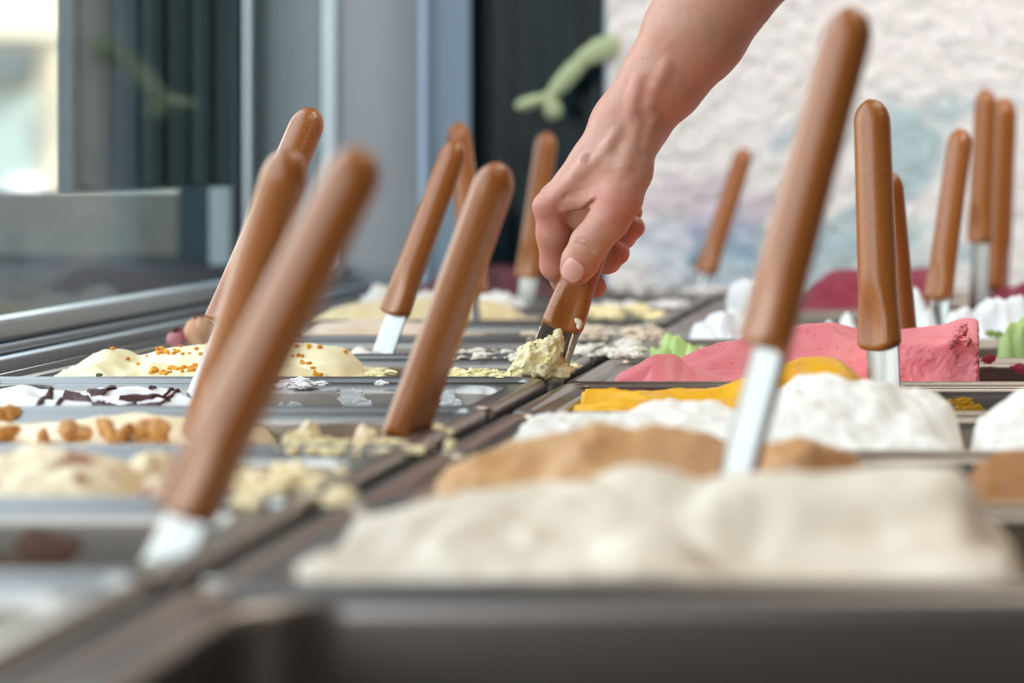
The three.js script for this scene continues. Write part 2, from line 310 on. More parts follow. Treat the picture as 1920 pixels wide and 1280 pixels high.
const handleOf = (tongue, reach) => cylUV(nets((x, y, z) => handleField(x, y, z, tongue, reach), [-.020, -tongue - .006, -.014], [.020, .144, .014], .0012));
const HANDLE = handleOf(.006), HANDLE_MID = handleOf(.016), HANDLE_LONG = handleOf(.062, .010);
function sheet(fn, nu, nv, th) {   // a bent sheet with thickness: fn(u, v) -> [x, y, z], v down
  const pos = [], idx = [];
  for (const s of [1, -1]) for (let j = 0; j <= nv; j++) for (let i = 0; i <= nu; i++) { const p = fn(i / nu, j / nv); pos.push(p[0], p[1], p[2] + s * th / 2); }
  const N = (nu + 1) * (nv + 1), I = (i, j, s) => s * N + j * (nu + 1) + i;
  for (let j = 0; j < nv; j++) for (let i = 0; i < nu; i++) { idx.push(I(i, j, 0), I(i, j + 1, 0), I(i + 1, j, 0), I(i + 1, j, 0), I(i, j + 1, 0), I(i + 1, j + 1, 0), I(i, j, 1), I(i + 1, j, 1), I(i, j + 1, 1), I(i + 1, j, 1), I(i + 1, j + 1, 1), I(i, j + 1, 1)); }
  const edge = (a, b) => idx.push(a[0], b[0], a[1], b[0], b[1], a[1]);
  for (let j = 0; j < nv; j++) { edge([I(0, j, 1), I(0, j, 0)], [I(0, j + 1, 1), I(0, j + 1, 0)]); edge([I(nu, j, 0), I(nu, j, 1)], [I(nu, j + 1, 0), I(nu, j + 1, 1)]); }
  for (let i = 0; i < nu; i++) { edge([I(i, nv, 1), I(i, nv, 0)], [I(i + 1, nv, 1), I(i + 1, nv, 0)]); edge([I(i, 0, 0), I(i, 0, 1)], [I(i + 1, 0, 0), I(i + 1, 0, 1)]); }
  return geom(pos, idx).toNonIndexed();
}
const flatNormals = (g) => { g.computeVertexNormals(); return g; };
const bladeGeo = (len, wide = .0106, bend = 22) => { const g = sheet((u, v) => { const w = wide + .0012 * v, e = v > .88 ? Math.sqrt(Math.max(0, 1 - ((v - .88) / .12) ** 2 * .75)) : 1, x = (u * 2 - 1) * w * e; return [x, .004 - v * len, -.0005 - bend * x * x]; }, 10, 16, .0014); return flatNormals(g); };
const BLADE = bladeGeo(.10), BLADE_SHORT = bladeGeo(.05, .0122, 8);
function spatula(label, top, bot, roll, { blade = BLADE, handle = HANDLE, group = 'brown handled spatulas standing in the gelato trays' } = {}) {
  const up = top.clone().sub(bot), L = up.length(), s = L / .14; up.normalize();
  const toEye = V(0, CY, 0).sub(bot); toEye.addScaledVector(up, -toEye.dot(up)).normalize();
  const side = up.clone().cross(toEye).normalize();
  const t = thing('spatula', label, 'spatula', V(0, 0, 0), group);
  const m = new THREE.Matrix4().makeBasis(side, up, toEye);
  t.quaternion.setFromRotationMatrix(m).multiply(new THREE.Quaternion().setFromAxisAngle(V(0, 1, 0), roll));
  const len = blade === BLADE ? .096 : .046;
  t.scale.setScalar(s); t.position.copy(bot).addScaledVector(up, -len * s);      // the base is the blade's end
  const h = part('handle', handle, M.handle, t), b = part('blade', blade, M.blade, t); h.position.y = b.position.y = len;
  return t;
}
const R = (deg) => deg * Math.PI / 180;
const SP = [ // label, top px, py, depth, bottom px, py, depth, roll
  ['biggest blurred spatula leaning right in the left foreground, over the divider bar', 688, 278, .845, 352, 945, .82, -50],
  ['out of focus spatula directly behind the biggest blurred one, leaning right', 548, 282, 1.13, 385, 815, 1.16, -60],
  ['speckled spatula standing in the chocolate streaked white gelato, its tip in focus', 588, 204, 1.49, 424, 592, 1.42, -58],
  ['spatula with a steel blade in the beige gelato, left of the thick glossy one', 858, 265, 1.74, 742, 580, 1.71, -48],
  ['half hidden upright spatula behind the two crossing handles', 858, 230, 2.03, 893, 540, 2.0, 70],
  ['thick glossy orange brown spatula in the tray with walnut cream', 940, 306, 1.19, 765, 800, 1.20, 58],
  ['short looking spatula in front of the dark window, left of the hand', 1027, 248, 2.25, 990, 512, 2.25, -40],
  ['tall blurred spatula with a bright blade standing in the tan coffee gelato', 1604, 14, .995, 1436, 628, .975, -56],
  ['upright spatula in front of the pink gelato, seen sharp with a pointed tip', 1634, 186, 1.38, 1649, 640, 1.36, -34],
  ['spatula mostly hidden behind the upright one at the pink gelato', 1668, 322, 1.66, 1697, 660, 1.66, -60],
  ['spatula leaning in the torn white gelato, right of the crimson gelato', 1803, 241, 1.93, 1760, 552, 1.9, -44],
  ['dark looking spatula with a long bright blade at the far right', 1849, 167, 2.2, 1836, 446, 2.2, -44],
  ['tall spatula close behind the dark one at the far right', 1884, 183, 2.28, 1869, 532, 2.28, 75],
  ['small spatula by the stucco wall, leaning right between hand and tall spatula', 1398, 279, 2.5, 1325, 506, 2.47, -40],
];
for (const [label, a, b, c, d, e, f, r] of SP) spatula(label, at(a, b, c), at(d, e, f), R(r), { handle: /tan coffee/.test(label) ? HANDLE_LONG : /walnut cream/.test(label) ? HANDLE_MID : HANDLE });

// ---------------------------------------------------------------- gelato
const gelatoMat = (o) => std({ vertexColors: true, roughness: .5, ...o });
const smoothPts = (pts, x) => { // piecewise smooth through [x, h]
  if (x <= pts[0][0]) return pts[0][1]; const l = pts[pts.length - 1]; if (x >= l[0]) return l[1];
  let i = 0; while (pts[i + 1][0] < x) i++;
  const a = pts[Math.max(0, i - 1)], b = pts[i], c = pts[i + 1], d = pts[Math.min(pts.length - 1, i + 2)], t = (x - b[0]) / (c[0] - b[0]);
  const m1 = (c[1] - a[1]) / (c[0] - a[0]) * (c[0] - b[0]), m2 = (d[1] - b[1]) / (d[0] - b[0]) * (c[0] - b[0]);
  return (2 * t ** 3 - 3 * t * t + 1) * b[1] + (t ** 3 - 2 * t * t + t) * m1 + (-2 * t ** 3 + 3 * t * t) * c[1] + (t ** 3 - t * t) * m2;
};
const FLOOR = -.112, HEIGHT = {};
// o: row, n, fill [[px0, px1, level]] at the tray's middle depth, ridges [{ d, pts, f, b }], bumps [[px, py, d, r]], noise, fold, crumb, color, color2
function gelato(label, o) {
  const X0 = (o.row === 'L' ? LX0 : RX0) + .0245, X1 = (o.row === 'L' ? LX1 : RX1) - .0245, za = zn(o.n) + .0125, zb = zn(o.n + 1) - .0125, dm = (za + zb) / 2, seed = o.seed ?? o.n * 7.3 + (o.row === 'L' ? 0 : 50);
  const fills = (o.fill ?? []).map(([a, b, l, s0 = .012, s1 = .012]) => [xAt(a, dm), xAt(b, dm), l, s0, s1]);
  const ridges = (o.ridges ?? []).map((r) => ({ ...r, p: r.pts.map(([px, py]) => [xAt(px, r.d), hAt(py, r.d)]) }));
  const bumps = (o.bumps ?? []).map(([px, py, d, r, k = 2]) => ({ x: xAt(px, d), h: hAt(py, d), d, r, k }));
  const cell = o.cell ?? .0026, nu = Math.round((X1 - X0) / cell), nv = Math.round((zb - za) / cell);
  const top = (x, d) => {
    const wx = x + .004 * N3(x * 60, d * 60, seed), wd = d + .004 * N3(x * 60, d * 60, seed + 5);
    let h = FLOOR;
    for (const [a, b, l, s0, s1] of fills) { const e = sstep(a - s0 * .5, a + s0 * .5, wx) * sstep(b + s1 * .5, b - s1 * .5, wx); if (e > 0) h = Math.max(h, FLOOR + (l + (o.tilt ?? 0) * (d - dm) - FLOOR) * Math.sqrt(e)); }
    for (const r of ridges) {
      const p = r.p, l = p.length - 1, s = r.s ?? .012; if (wx < p[0][0] - s || wx > p[l][0] + s) continue;
      const e = Math.sqrt(sstep(p[0][0] - s, p[0][0] + s * .2, wx) * sstep(p[l][0] + s, p[l][0] - s * .2, wx));
      const t = wd < r.d ? (r.d - wd) / r.f : (wd - r.d) / r.b, shape = r.flat ? 1 - sstep(.72, 1, t) : Math.exp(-t * t * 1.6);
      const c = smoothPts(p, wx), base = r.base ?? -.012;
      h = smax(h, FLOOR + (lerp(base, c, shape) - FLOOR) * e * (r.flat ? Math.sqrt(Math.max(0, shape)) : 1), r.k ?? .006);
    }
    for (const b of bumps) { const n = fbm(x * 130, d * 130, seed + 20, 3), t = Math.hypot(wx - b.x, wd - b.d) / (b.r * (1 + .9 * n)); if (t < 2.2) h = Math.max(h, lerp(o.bed ?? -.035, b.h + (o.rag ?? .012) * .2 + (o.rag ?? .012) * fbm(x * 110, d * 110, seed + 31, 3), Math.exp(-Math.pow(t, b.k + 1)))); }
    if (h > FLOOR + .01) {
      const q = o.noise ?? .002, fo = o.fold ?? .003;
      const w1 = N3(x * 14, d * 22, seed), rd = 1 - Math.abs(N3(x * (o.fx ?? 16) + w1 * 1.4, d * (o.fz ?? 34) + w1, seed + 3)) * 2;
      h += q * fbm(x * 70, d * 70, seed, 3) + fo * (rd * .7 - .45) * sstep(FLOOR + .01, -.03, h);
      if (o.crumb) h += o.crumb * (fbm(x * 260, d * 260, seed + 2, 3) + .5 * Math.abs(N3(x * 420, d * 420, seed + 4)));
    }
    return h;
  };
  HEIGHT[o.row + o.n] = top;
  const pos = [], col = [], idx = [], H = [], c1 = hexs(o.color), c2 = hexs(o.color2 ?? o.color), ok = [];
  const R0 = .031;
  for (let j = 0; j <= nv; j++) for (let i = 0; i <= nu; i++) {
    let x = lerp(X0, X1, i / nu), d = lerp(za, zb, j / nv);
    const h = top(x, d); H.push(h);
    // pull grid corners into the well's rounded corners
    const cx = clamp(x, X0 + R0, X1 - R0), cd = clamp(d, za + R0, zb - R0), ex = x - cx, ed = d - cd, m = Math.max(Math.abs(ex), Math.abs(ed)), l = Math.hypot(ex, ed);
    if (l > 1e-6) { x = cx + ex * m / l; d = cd + ed * m / l; }
    const in_ = h < -.002 ? clamp((-.002 - h) / .11) * .0075 : 0;
    x -= Math.sign(x - (X0 + X1) / 2) * in_ * sstep(.02, 0, Math.min(x - X0, X1 - x)); d -= Math.sign(d - dm) * in_ * sstep(.02, 0, Math.min(d - za, zb - d));
    pos.push(x, RIM + h, -d);
    const t = clamp(.5 + 1.1 * fbm(x * (o.cf ?? 30), d * (o.cf ?? 30) * 1.6, seed + 8, 3)), k = o.tint ? o.tint(x, d, h, seed) : null;
    for (let q = 0; q < 3; q++) col.push(k ? k[q] : lerp(c1[q], c2[q], t));
  }
  const I = (i, j) => j * (nu + 1) + i;
  for (let j = 0; j < nv; j++) for (let i = 0; i < nu; i++) {
    const q = [I(i, j), I(i + 1, j), I(i, j + 1), I(i + 1, j + 1)]; if (Math.max(...q.map((k) => H[k])) < FLOOR + .0015) continue;
    idx.push(q[0], q[1], q[2], q[1], q[3], q[2]);
  }
  // a short skirt where the gelato meets the walls
  const ringPts = []; for (let i = 0; i <= nu; i++) ringPts.push(I(i, 0)); for (let j = 1; j <= nv; j++) ringPts.push(I(nu, j)); for (let i = nu - 1; i >= 0; i--) ringPts.push(I(i, nv)); for (let j = nv - 1; j >= 0; j--) ringPts.push(I(0, j));
  const n0 = pos.length / 3;
  for (const k of ringPts) { pos.push(pos[k * 3], Math.max(RIM + FLOOR, pos[k * 3 + 1] - .03), pos[k * 3 + 2]); col.push(col[k * 3], col[k * 3 + 1], col[k * 3 + 2]); }
  for (let i = 0; i < ringPts.length - 1; i++) { const a = ringPts[i], b = ringPts[i + 1]; if (Math.max(H[a], H[b]) < FLOOR + .0015) continue; idx.push(a, n0 + i, b, b, n0 + i, n0 + i + 1); }
  const t = thing('gelato', label, 'gelato', V(0, 0, 0));
  const mid = V((X0 + X1) / 2, RIM + FLOOR, -dm); t.position.copy(mid);
  const g = geom(pos, idx, col); g.translate(-mid.x, -mid.y, -mid.z);
  part('scoop_mass', g, gelatoMat({ roughness: o.rough ?? .5 }), t);
  return { t, mid, top, o, dm, za, zb };
}
const lumpGeos = [0, 1, 2, 3, 4].map((s) => { const g = new THREE.IcosahedronGeometry(1, 3), p = g.attributes.position; for (let i = 0; i < p.count; i++) { const v = V(p.getX(i), p.getY(i), p.getZ(i)), k = 1 + 1.1 * fbm(v.x * 1.9 + s * 7, v.y * 1.9, v.z * 1.9, 4); p.setXYZ(i, v.x * k, v.y * k * .8, v.z * k); } g.computeVertexNormals(); return g; });
// loose crumbs: [px0, py0, px1, py1, count, size px] lying on the rim's height (plane) or stuck on the tray's far wall
function crumbs(G, list, color, { wall = false, name = 'crumbs' } = {}) {
  const r = rng(911 + G.o.n * 17 + (G.o.row === 'L' ? 0 : 5) + (wall ? 71 : 0)), all = [];
  for (const [x0, y0, x1, y1, n, s, flat = .7] of list) for (let i = 0; i < n; i++) {
    const px = lerp(x0, x1, r()), py = lerp(y0, y1, r()), d = wall ? G.zb - .001 - .004 * sstep(0, .1, -hAt(py, G.zb)) : .137 * F / (py - VY), q = at(px, py, d), k = s * d / F * (.3 + 1.25 * Math.pow(r(), 2.5));
    const g = lumpGeos[i % 5].clone(); g.rotateY(r() * 6.3); g.rotateX(r() * 1.5); g.scale(k * (.8 + 1.1 * r()), k * (wall ? .9 : flat), k * (wall ? .22 : 1)); g.translate(q.x - G.mid.x, q.y - G.mid.y, q.z - G.mid.z); all.push(g);
  }
  const m = part(name, mergeGeometries(all), std({ color, roughness: .6 }), G.t); m.userData.kind = 'stuff'; return m;
}

// right row
gelato('big mound of cream coloured gelato, very blurred in the right foreground', { row: 'R', n: 0, color: 0xe6dccb, color2: 0xdccbb2, noise: .003, fold: .008, fx: 9, fz: 16, cf: 12,
  fill: [[430, 1945, -.004, .02, .03]], ridges: [
    { d: .885, pts: [[560, 1010], [700, 968], [870, 932], [1000, 915], [1200, 880], [1300, 892], [1430, 880], [1560, 888], [1700, 882], [1800, 892], [1850, 980]], f: .046, b: .05, k: .006 },
    { d: .805, pts: [[520, 1095], [620, 1040], [760, 1060], [900, 1030], [1050, 1030], [1250, 992], [1420, 1095], [1600, 1090], [1760, 1050], [1860, 1060]], f: .05, b: .026, k: .006 }] });
gelato('tan coffee gelato, blurred, with a bright spatula blade in it', { row: 'R', n: 1, color: 0xcf9f6b, color2: 0xbb8550, tint: (x, d, h, s) => { const b = sstep(-.0015, .0015, x + .01 * N3(x * 50, d * 50, 2) - xAt(1790, 1.02)), t = clamp(.5 + 1.1 * fbm(x * 40, d * 60, s, 3)); return [lerp(lerp(.63, .50, t), .36, b), lerp(lerp(.36, .24, t), .145, b), lerp(lerp(.155, .08, t), .03, b)]; }, noise: .005, fold: .008, fx: 14, fz: 30, crumb: .001,
  fill: [[745, 1640, -.016], [1790, 2240, -.012]], ridges: [
    { d: 1.035, pts: [[760, 915], [820, 882], [880, 848], [940, 835], [1010, 832], [1080, 806], [1200, 800], [1290, 802], [1340, 822], [1400, 846], [1470, 822], [1530, 824], [1590, 852], [1640, 885]], f: .06, b: .05 },
    { d: 1.03, pts: [[1815, 900], [1850, 865], [1920, 850], [2050, 850]], f: .05, b: .05 }] });
gelato('snow white gelato between the coffee and the yellow mango gelato', { row: 'R', n: 2, color: 0xf4f1ea, color2: 0xeae6dc, noise: .006, fold: .006, fx: 22, fz: 30, crumb: .0015, rough: .6,
  fill: [[905, 1800, -.006, .015, .01], [1800, 2200, -.02]], ridges: [
    { d: 1.215, pts: [[930, 812], [1000, 785], [1080, 772], [1150, 776], [1240, 756], [1330, 750], [1420, 760], [1455, 732], [1500, 710], [1550, 706], [1620, 716], [1700, 730], [1755, 738], [1782, 765], [1800, 800]], f: .075, b: .045 },
    { d: 1.2, pts: [[1830, 800], [1855, 762], [1900, 737], [1960, 725], [2050, 720]], f: .05, b: .04 }] });
const mango = gelato('bright yellow mango gelato left of the steel blade of the upright spatula', { row: 'R', n: 3, color: 0xf9bd1f, color2: 0xf2a80e, noise: .002, fold: .007, fx: 14, fz: 40, cf: 24, rough: .42, cell: .0022,
  fill: [[1040, 1640, -.008, .03, .012]], ridges: [
    { d: 1.385, pts: [[1062, 752], [1085, 738], [1150, 731], [1230, 727], [1310, 723], [1370, 716], [1440, 692], [1480, 680], [1540, 671], [1580, 673], [1610, 692], [1628, 715]], f: .05, b: .035 },
    { d: 1.33, pts: [[1075, 768], [1150, 752], [1250, 756], [1400, 742], [1550, 730], [1600, 745]], f: .03, b: .03 }] });
crumbs(mango, [[1690, 752, 1790, 762, 30, 6], [1790, 750, 1835, 776, 24, 8], [1880, 757, 1920, 760, 6, 5]], 0xd9a516, { wall: true, name: 'smear' });
const pink = gelato('pink strawberry gelato with a sharp cut block at its right end', { row: 'R', n: 4, color: 0xf4899a, color2: 0xec7d8e, noise: .0012, fold: .004, fx: 18, fz: 46, cell: .0015, rough: .42,
  fill: [[1140, 1800, -.004, .03, .012]], ridges: [
    { d: 1.50, pts: [[1150, 703], [1190, 680], [1225, 664], [1262, 668], [1300, 690], [1400, 690], [1600, 690]], f: .03, b: .03, s: .02 },
    { d: 1.565, pts: [[1240, 690], [1290, 664], [1340, 645], [1400, 630], [1450, 622], [1500, 611], [1560, 606], [1590, 614], [1625, 622], [1660, 630]], f: .06, b: .035 },
    ],
  crumb: .0005, tint: (x, d, h, s) => { const sp = N3(x * 420, h * 420, d * 420) > .56 ? .55 : 1, t = clamp(.5 + fbm(x * 60, d * 60 + h * 60, s, 3)); return [.92 * lerp(1, .95, t) * (.6 + .4 * sp), .275 * lerp(1, .86, t) * sp, .315 * lerp(1, .86, t) * sp]; } });
crumbs(pink, [[1850, 670, 1868, 674, 4, 5], [1912, 684, 1920, 700, 3, 6], [1850, 706, 1862, 710, 2, 3]], 0xd85a78, { wall: true });
{ // the cut block
  const q = [xAt(1640, 1.52), xAt(1836, 1.50)], f = (x, y, z) => {
    const h = y - RIM, d = -z, xr = q[1] - .02 * (h - .0) * .3, df = 1.482 + .0006 * (1 - (h / .03)) + .35 * Math.max(0, h + .02) + .003 * N3(x * 60, h * 60, 5), db = 1.60;
    const tp = .0235 + .0030 * sstep(q[1] - .028, q[1] - .010, x) + .08 * (d - 1.53) * sstep(q[0], q[1], x) - .004 * sstep(.006, .001, Math.abs(d - 1.525 - .1 * (x - q[0]))) * sstep(q[1] - .01, q[1] - .03, x);
    let s = smax(smax(smax(x - xr, q[0] - x, .003), h - tp, .003), smax(df - d, d - db, .004), .0025); s = Math.max(s, -h - .06);
    const side = sstep(.001, -.004, h - tp);
    return s + (.0016 * side + .0004) * fbm(x * 260, y * 260, z * 260, 3) - .0011 * side * Math.abs(N3(x * 520, y * 520, z * 520)) + .0006;
  };
  const g = nets(f, [q[0] - .004, RIM - .065, -1.605], [q[1] + .008, RIM + .036, -1.474], .0011), p = g.attributes.position, col = [];
  for (let i = 0; i < p.count; i++) { const c = pink.o.tint(p.getX(i), -p.getZ(i), p.getY(i) - RIM, 3); col.push(...c); }
  g.setAttribute('color', new THREE.Float32BufferAttribute(col, 3)); g.translate(-pink.mid.x, -pink.mid.y, -pink.mid.z);
  part('cut_block', g, gelatoMat({ roughness: .5 }), pink.t);
  // a torn flake clinging to the block's right corner
  const fl = [[1800, 622, 1.50, 5.0], [1790, 634, 1.492, 4.2], [1781, 646, 1.488, 3.2], [1812, 640, 1.490, 3.4], [1806, 614, 1.515, 3.6]].map(([a, b, d, k]) => [at(a, b, d), k / 1000]);
  const e = nets((x, y, z) => { let d = 1e9; for (const [p, k] of fl) d = smin(d, Math.hypot(x - p.x, y - p.y, z - p.z) - k, .004); return d + .0030 * fbm(x * 330, y * 330, z * 330, 3) + .0012 * Math.abs(N3(x * 620, y * 620, z * 620)); }, [fl[2][0].x - .01, fl[2][0].y - .008, fl[4][0].z - .006], [fl[3][0].x + .007, fl[4][0].y + .01, fl[2][0].z + .008], .0008), ep = e.attributes.position, ec = [];
  for (let i = 0; i < ep.count; i++) ec.push(...pink.o.tint(ep.getX(i), -ep.getZ(i), ep.getY(i) - RIM, 3));
  e.setAttribute('color', new THREE.Float32BufferAttribute(ec, 3)); e.translate(-pink.mid.x, -pink.mid.y, -pink.mid.z); part('torn_flake', e, gelatoMat({ roughness: .55 }), pink.t);
}
const lime = gelato('pale green gelato, a small block at the left and scraps at the right', { row: 'R', n: 5, color: 0xc3d98f, color2: 0xb3cf7c, noise: .003, fold: .003, cell: .0022,
  fill: [[1222, 1420, -.004, .012, .02]], bumps: [[1258, 640, 1.72, .013, 5], [1280, 642, 1.70, .012, 3], [1240, 655, 1.67, .012, 4], [1300, 660, 1.66, .012], [1345, 652, 1.70, .016], [1395, 646, 1.73, .02], [1880, 640, 1.73, .008], [1900, 612, 1.72, .012], [1925, 605, 1.72, .018]] });
crumbs(lime, [[1855, 622, 1880, 640, 8, 6], [1885, 640, 1920, 660, 12, 8]], 0x9fb85c, { wall: true, name: 'smear' });
gelato('torn white gelato with ragged peaks behind the pink block', { row: 'R', n: 6, color: 0xf3f4f3, color2: 0xe6ebee, noise: .006, fold: .004, crumb: .002,
  fill: [[1285, 1420, -.004, .01, .03], [1660, 1960, -.006, .02, .02]], bumps: [[1352, 590, 1.88, .022], [1395, 594, 1.88, .02], [1320, 606, 1.87, .015], [1698, 572, 1.89, .010], [1716, 553, 1.89, .013], [1738, 578, 1.89, .013], [1800, 590, 1.87, .018], [1850, 572, 1.88, .022], [1900, 564, 1.88, .024], [1955, 568, 1.88, .024], [1560, 604, 1.90, .012], [1590, 600, 1.92, .01]] });
gelato('deep crimson berry gelato piled by the stucco wall', { row: 'R', n: 8, color: 0x8c1f3a, color2: 0x761730, noise: .003, fold: .005, rough: .45,
  fill: [[1480, 1765, -.006], [1840, 2010, -.004, .01, .01]], ridges: [
    { d: 2.25, pts: [[1495, 562], [1515, 538], [1545, 515], [1590, 505], [1640, 511], [1700, 505], [1742, 503], [1756, 535], [1764, 566]], f: .07, b: .05 }], bumps: [[1862, 556, 2.25, .02], [1900, 542, 2.25, .03], [1930, 535, 2.25, .03]] });
gelato('small upright white block at the left end, left of the crimson pile', { row: 'R', n: 7, color: 0xf0f2f2, color2: 0xe4e8ea, noise: .002, fold: .001, fill: [], ridges: [{ d: 2.08, pts: [[1368, 545], [1385, 527], [1410, 528], [1424, 532]], f: .03, b: .03, flat: 1, s: .005 }] });
// left row
const pale = gelato('pale smear of white gelato in the near left corner tray', { row: 'L', n: -1, color: 0xdcd8c4, color2: 0xd0ccb8, fill: [[-900, 300, -.012]], noise: .004 });
const smearBrown = gelato('thin brown remains in the scraped tray under the biggest blurred spatula', { row: 'L', n: 0, color: 0x5e4232, color2: 0x4a3428, fill: [[-700, 330, -.075]], noise: .004 });
crumbs(smearBrown, [[40, 1010, 110, 1090, 30, 22], [-60, 1060, 60, 1095, 20, 24], [340, 1005, 420, 1040, 6, 20]], 0x6b4a38, { wall: true, name: 'smear' });
const nougat = gelato('cream gelato with reddish brown bits at the left, scraped to lumps on the right', { row: 'L', n: 1, color: 0xf2e0bf, color2: 0xe9d2aa, noise: .004, fold: .006, cf: 20, crumb: .0012,
  tint: (x, d, h, s) => { const b = sstep(.26, .4, N3(x * 75, d * 75, s + 30)), t = clamp(.5 + fbm(x * 30, d * 30, s, 3)); return [lerp(.86, .34, b), lerp(lerp(.73, .66, t), .12, b), lerp(lerp(.50, .40, t), .06, b)]; },
  fill: [[-600, 262, -.008, .02, .02], [262, 700, -.05]], ridges: [{ d: 1.02, pts: [[-200, 850], [0, 852], [80, 845], [150, 852], [215, 872], [250, 910], [270, 950]], f: .06, b: .05 }],
  bumps: [[292, 865, 1.04, .014, 4], [300, 900, 1.0, .014], [450, 900, 1.03, .012], [490, 905, 1.0, .014], [540, 880, 1.03, .014], [560, 915, .99, .015], [600, 900, 1.02, .015], [640, 885, 1.04, .012], [470, 935, .97, .012], [530, 940, .96, .012]] });
crumbs(nougat, [[430, 880, 660, 945, 60, 14]], 0xf0dcae);
const walnutCream = gelato('peach cream gelato topped with walnuts at the left, scraped lumps at the right', { row: 'L', n: 2, color: 0xf6e2bd, color2: 0xf0d6aa, noise: .002, fold: .004, cf: 14, rough: .45, crumb: .0004,
  fill: [[-300, 470, -.006, .02, .03], [470, 860, -.055]], ridges: [{ d: 1.235, pts: [[-100, 785], [0, 786], [100, 795], [200, 783], [290, 774], [370, 788], [430, 815], [500, 850]], f: .08, b: .03 }],
  bumps: [[578, 806, 1.19, .009, 4], [560, 830, 1.17, .013], [600, 826, 1.16, .012], [700, 812, 1.19, .010, 3], [720, 830, 1.17, .013], [640, 838, 1.15, .012], [500, 838, 1.16, .014], [800, 800, 1.20, .012], [830, 792, 1.22, .009]] });
crumbs(walnutCream, [[520, 826, 850, 850, 70, 9], [810, 788, 845, 812, 8, 9], [560, 812, 640, 850, 20, 12]], 0xf8e6b4);
const choc = gelato('white gelato streaked with dark chocolate shards', { row: 'L', n: 3, color: 0xf4f0ee, color2: 0xe6e4e6, noise: .002, fold: .005, fx: 20, fz: 50, cell: .0022,
  fill: [[-40, 398, -.006, .02, .02]], ridges: [{ d: 1.40, pts: [[-20, 740], [40, 722], [100, 728], [160, 735], [200, 728], [290, 730], [345, 740], [385, 758]], f: .07, b: .03 }, { d: 1.33, pts: [[0, 762], [100, 752], [200, 760], [300, 752], [380, 760]], f: .04, b: .03 }] });
crumbs(choc, [[528, 716, 570, 727, 10, 10, .8], [600, 718, 616, 724, 3, 8], [712, 716, 728, 726, 4, 7], [522, 718, 526, 722, 1, 4]], 0xf2f2f2);
crumbs(choc, [[655, 745, 688, 775, 14, 13], [520, 758, 570, 764, 8, 10], [540, 770, 700, 777, 14, 6], [620, 728, 655, 740, 4, 4], [835, 735, 850, 770, 12, 10]], 0xe9e9ea, { wall: true, name: 'smear' });
const custard = gelato('pale yellow custard gelato sprinkled with orange pollen', { row: 'L', n: 4, color: 0xf8eec6, color2: 0xf4e6b4, noise: .0012, fold: .005, fx: 22, fz: 44, cf: 18, cell: .0018, rough: .42,
  fill: [[60, 690, -.004, .03, .008]], ridges: [
    { d: 1.54, pts: [[92, 697], [120, 684], [140, 689], [180, 662], [205, 651], [228, 654], [258, 676], [280, 690]], f: .06, b: .04 },
    { d: 1.56, pts: [[240, 690], [270, 668], [310, 654], [360, 647], [440, 646], [540, 644], [600, 647], [645, 657], [670, 678], [681, 706]], f: .07, b: .04 },
    { d: 1.50, pts: [[300, 700], [350, 690], [420, 676], [560, 690], [620, 700]], f: .02, b: .02 }] });
crumbs(custard, [[688, 700, 716, 709, 14, 6], [835, 697, 945, 710, 60, 9], [1060, 676, 1084, 690, 16, 6], [724, 690, 740, 700, 4, 5]], 0xf8ebb6);
const rose = gelato('whitish scraps left in the tray with the rosebuds', { row: 'L', n: 5, color: 0xefe6dd, color2: 0xe8dcd2, noise: .004, fold: .003, crumb: .001, fill: [[225, 480, -.012, .02, .04]], bumps: [[690, 660, 1.7, .02]] });
crumbs(rose, [[845, 656, 1010, 674, 70, 7], [1060, 646, 1200, 668, 120, 7], [1160, 640, 1200, 665, 40, 8]], 0xf0e9dc);
const beige = gelato('beige pink gelato with a brownish swirl behind the steel blade', { row: 'L', n: 6, color: 0xefe0d0, color2: 0xdcc0a4, noise: .002, fold: .004, fx: 18, fz: 40, cf: 26,
  fill: [[545, 900, -.005, .015, .03]], ridges: [{ d: 1.9, pts: [[560, 635], [585, 612], [630, 604], [700, 600], [780, 604], [850, 626], [880, 640]], f: .06, b: .04 }] });
crumbs(beige, [[990, 624, 1060, 642, 24, 7], [1080, 612, 1240, 636, 110, 8]], 0xe6d3ba);
const cream = gelato('smooth rounded scoop of cream gelato behind the crossing handles', { row: 'L', n: 7, color: 0xf6e6ba, color2: 0xf0dca6, noise: .001, fold: .003, fx: 10, fz: 40, cf: 12, rough: .42,
  fill: [[570, 985, -.005, .01, .004]], ridges: [{ d: 2.06, pts: [[586, 600], [605, 586], [645, 574], [700, 565], [760, 561], [830, 560], [900, 562], [945, 570], [972, 586], [982, 606]], f: .08, b: .05, s: .006 }] });
crumbs(cream, [[1105, 578, 1160, 596, 30, 9], [1190, 578, 1245, 596, 24, 9]], 0xf6e6b0);
const whitePeak = gelato('white gelato with a soft peak behind the cream scoop', { row: 'L', n: 8, color: 0xf3f2ee, color2: 0xe9e7e2, noise: .003, fold: .003, fill: [[640, 990, -.002, .02, .03]], bumps: [[712, 541, 2.2, .02], [735, 552, 2.2, .02], [800, 560, 2.2, .04], [930, 558, 2.2, .04]] });
crumbs(whitePeak, [[1130, 567, 1290, 578, 60, 9], [1040, 568, 1120, 578, 10, 8]], 0xeeeae4);
const dark = gelato('dark wine red gelato at the far end of the left row, below the dark window', { row: 'L', n: 9, color: 0x4a1a22, color2: 0x5c222a, noise: .004, fold: .004, fill: [[760, 1075, -.003]], ridges: [{ d: 2.40, pts: [[775, 552], [790, 535], [815, 528], [850, 515], [915, 500], [965, 500], [1005, 513], [1030, 540], [1045, 550]], f: .06, b: .05 }] });
crumbs(dark, [[1150, 540, 1290, 552, 20, 8], [1290, 545, 1345, 556, 10, 10]], 0xdad6d2);

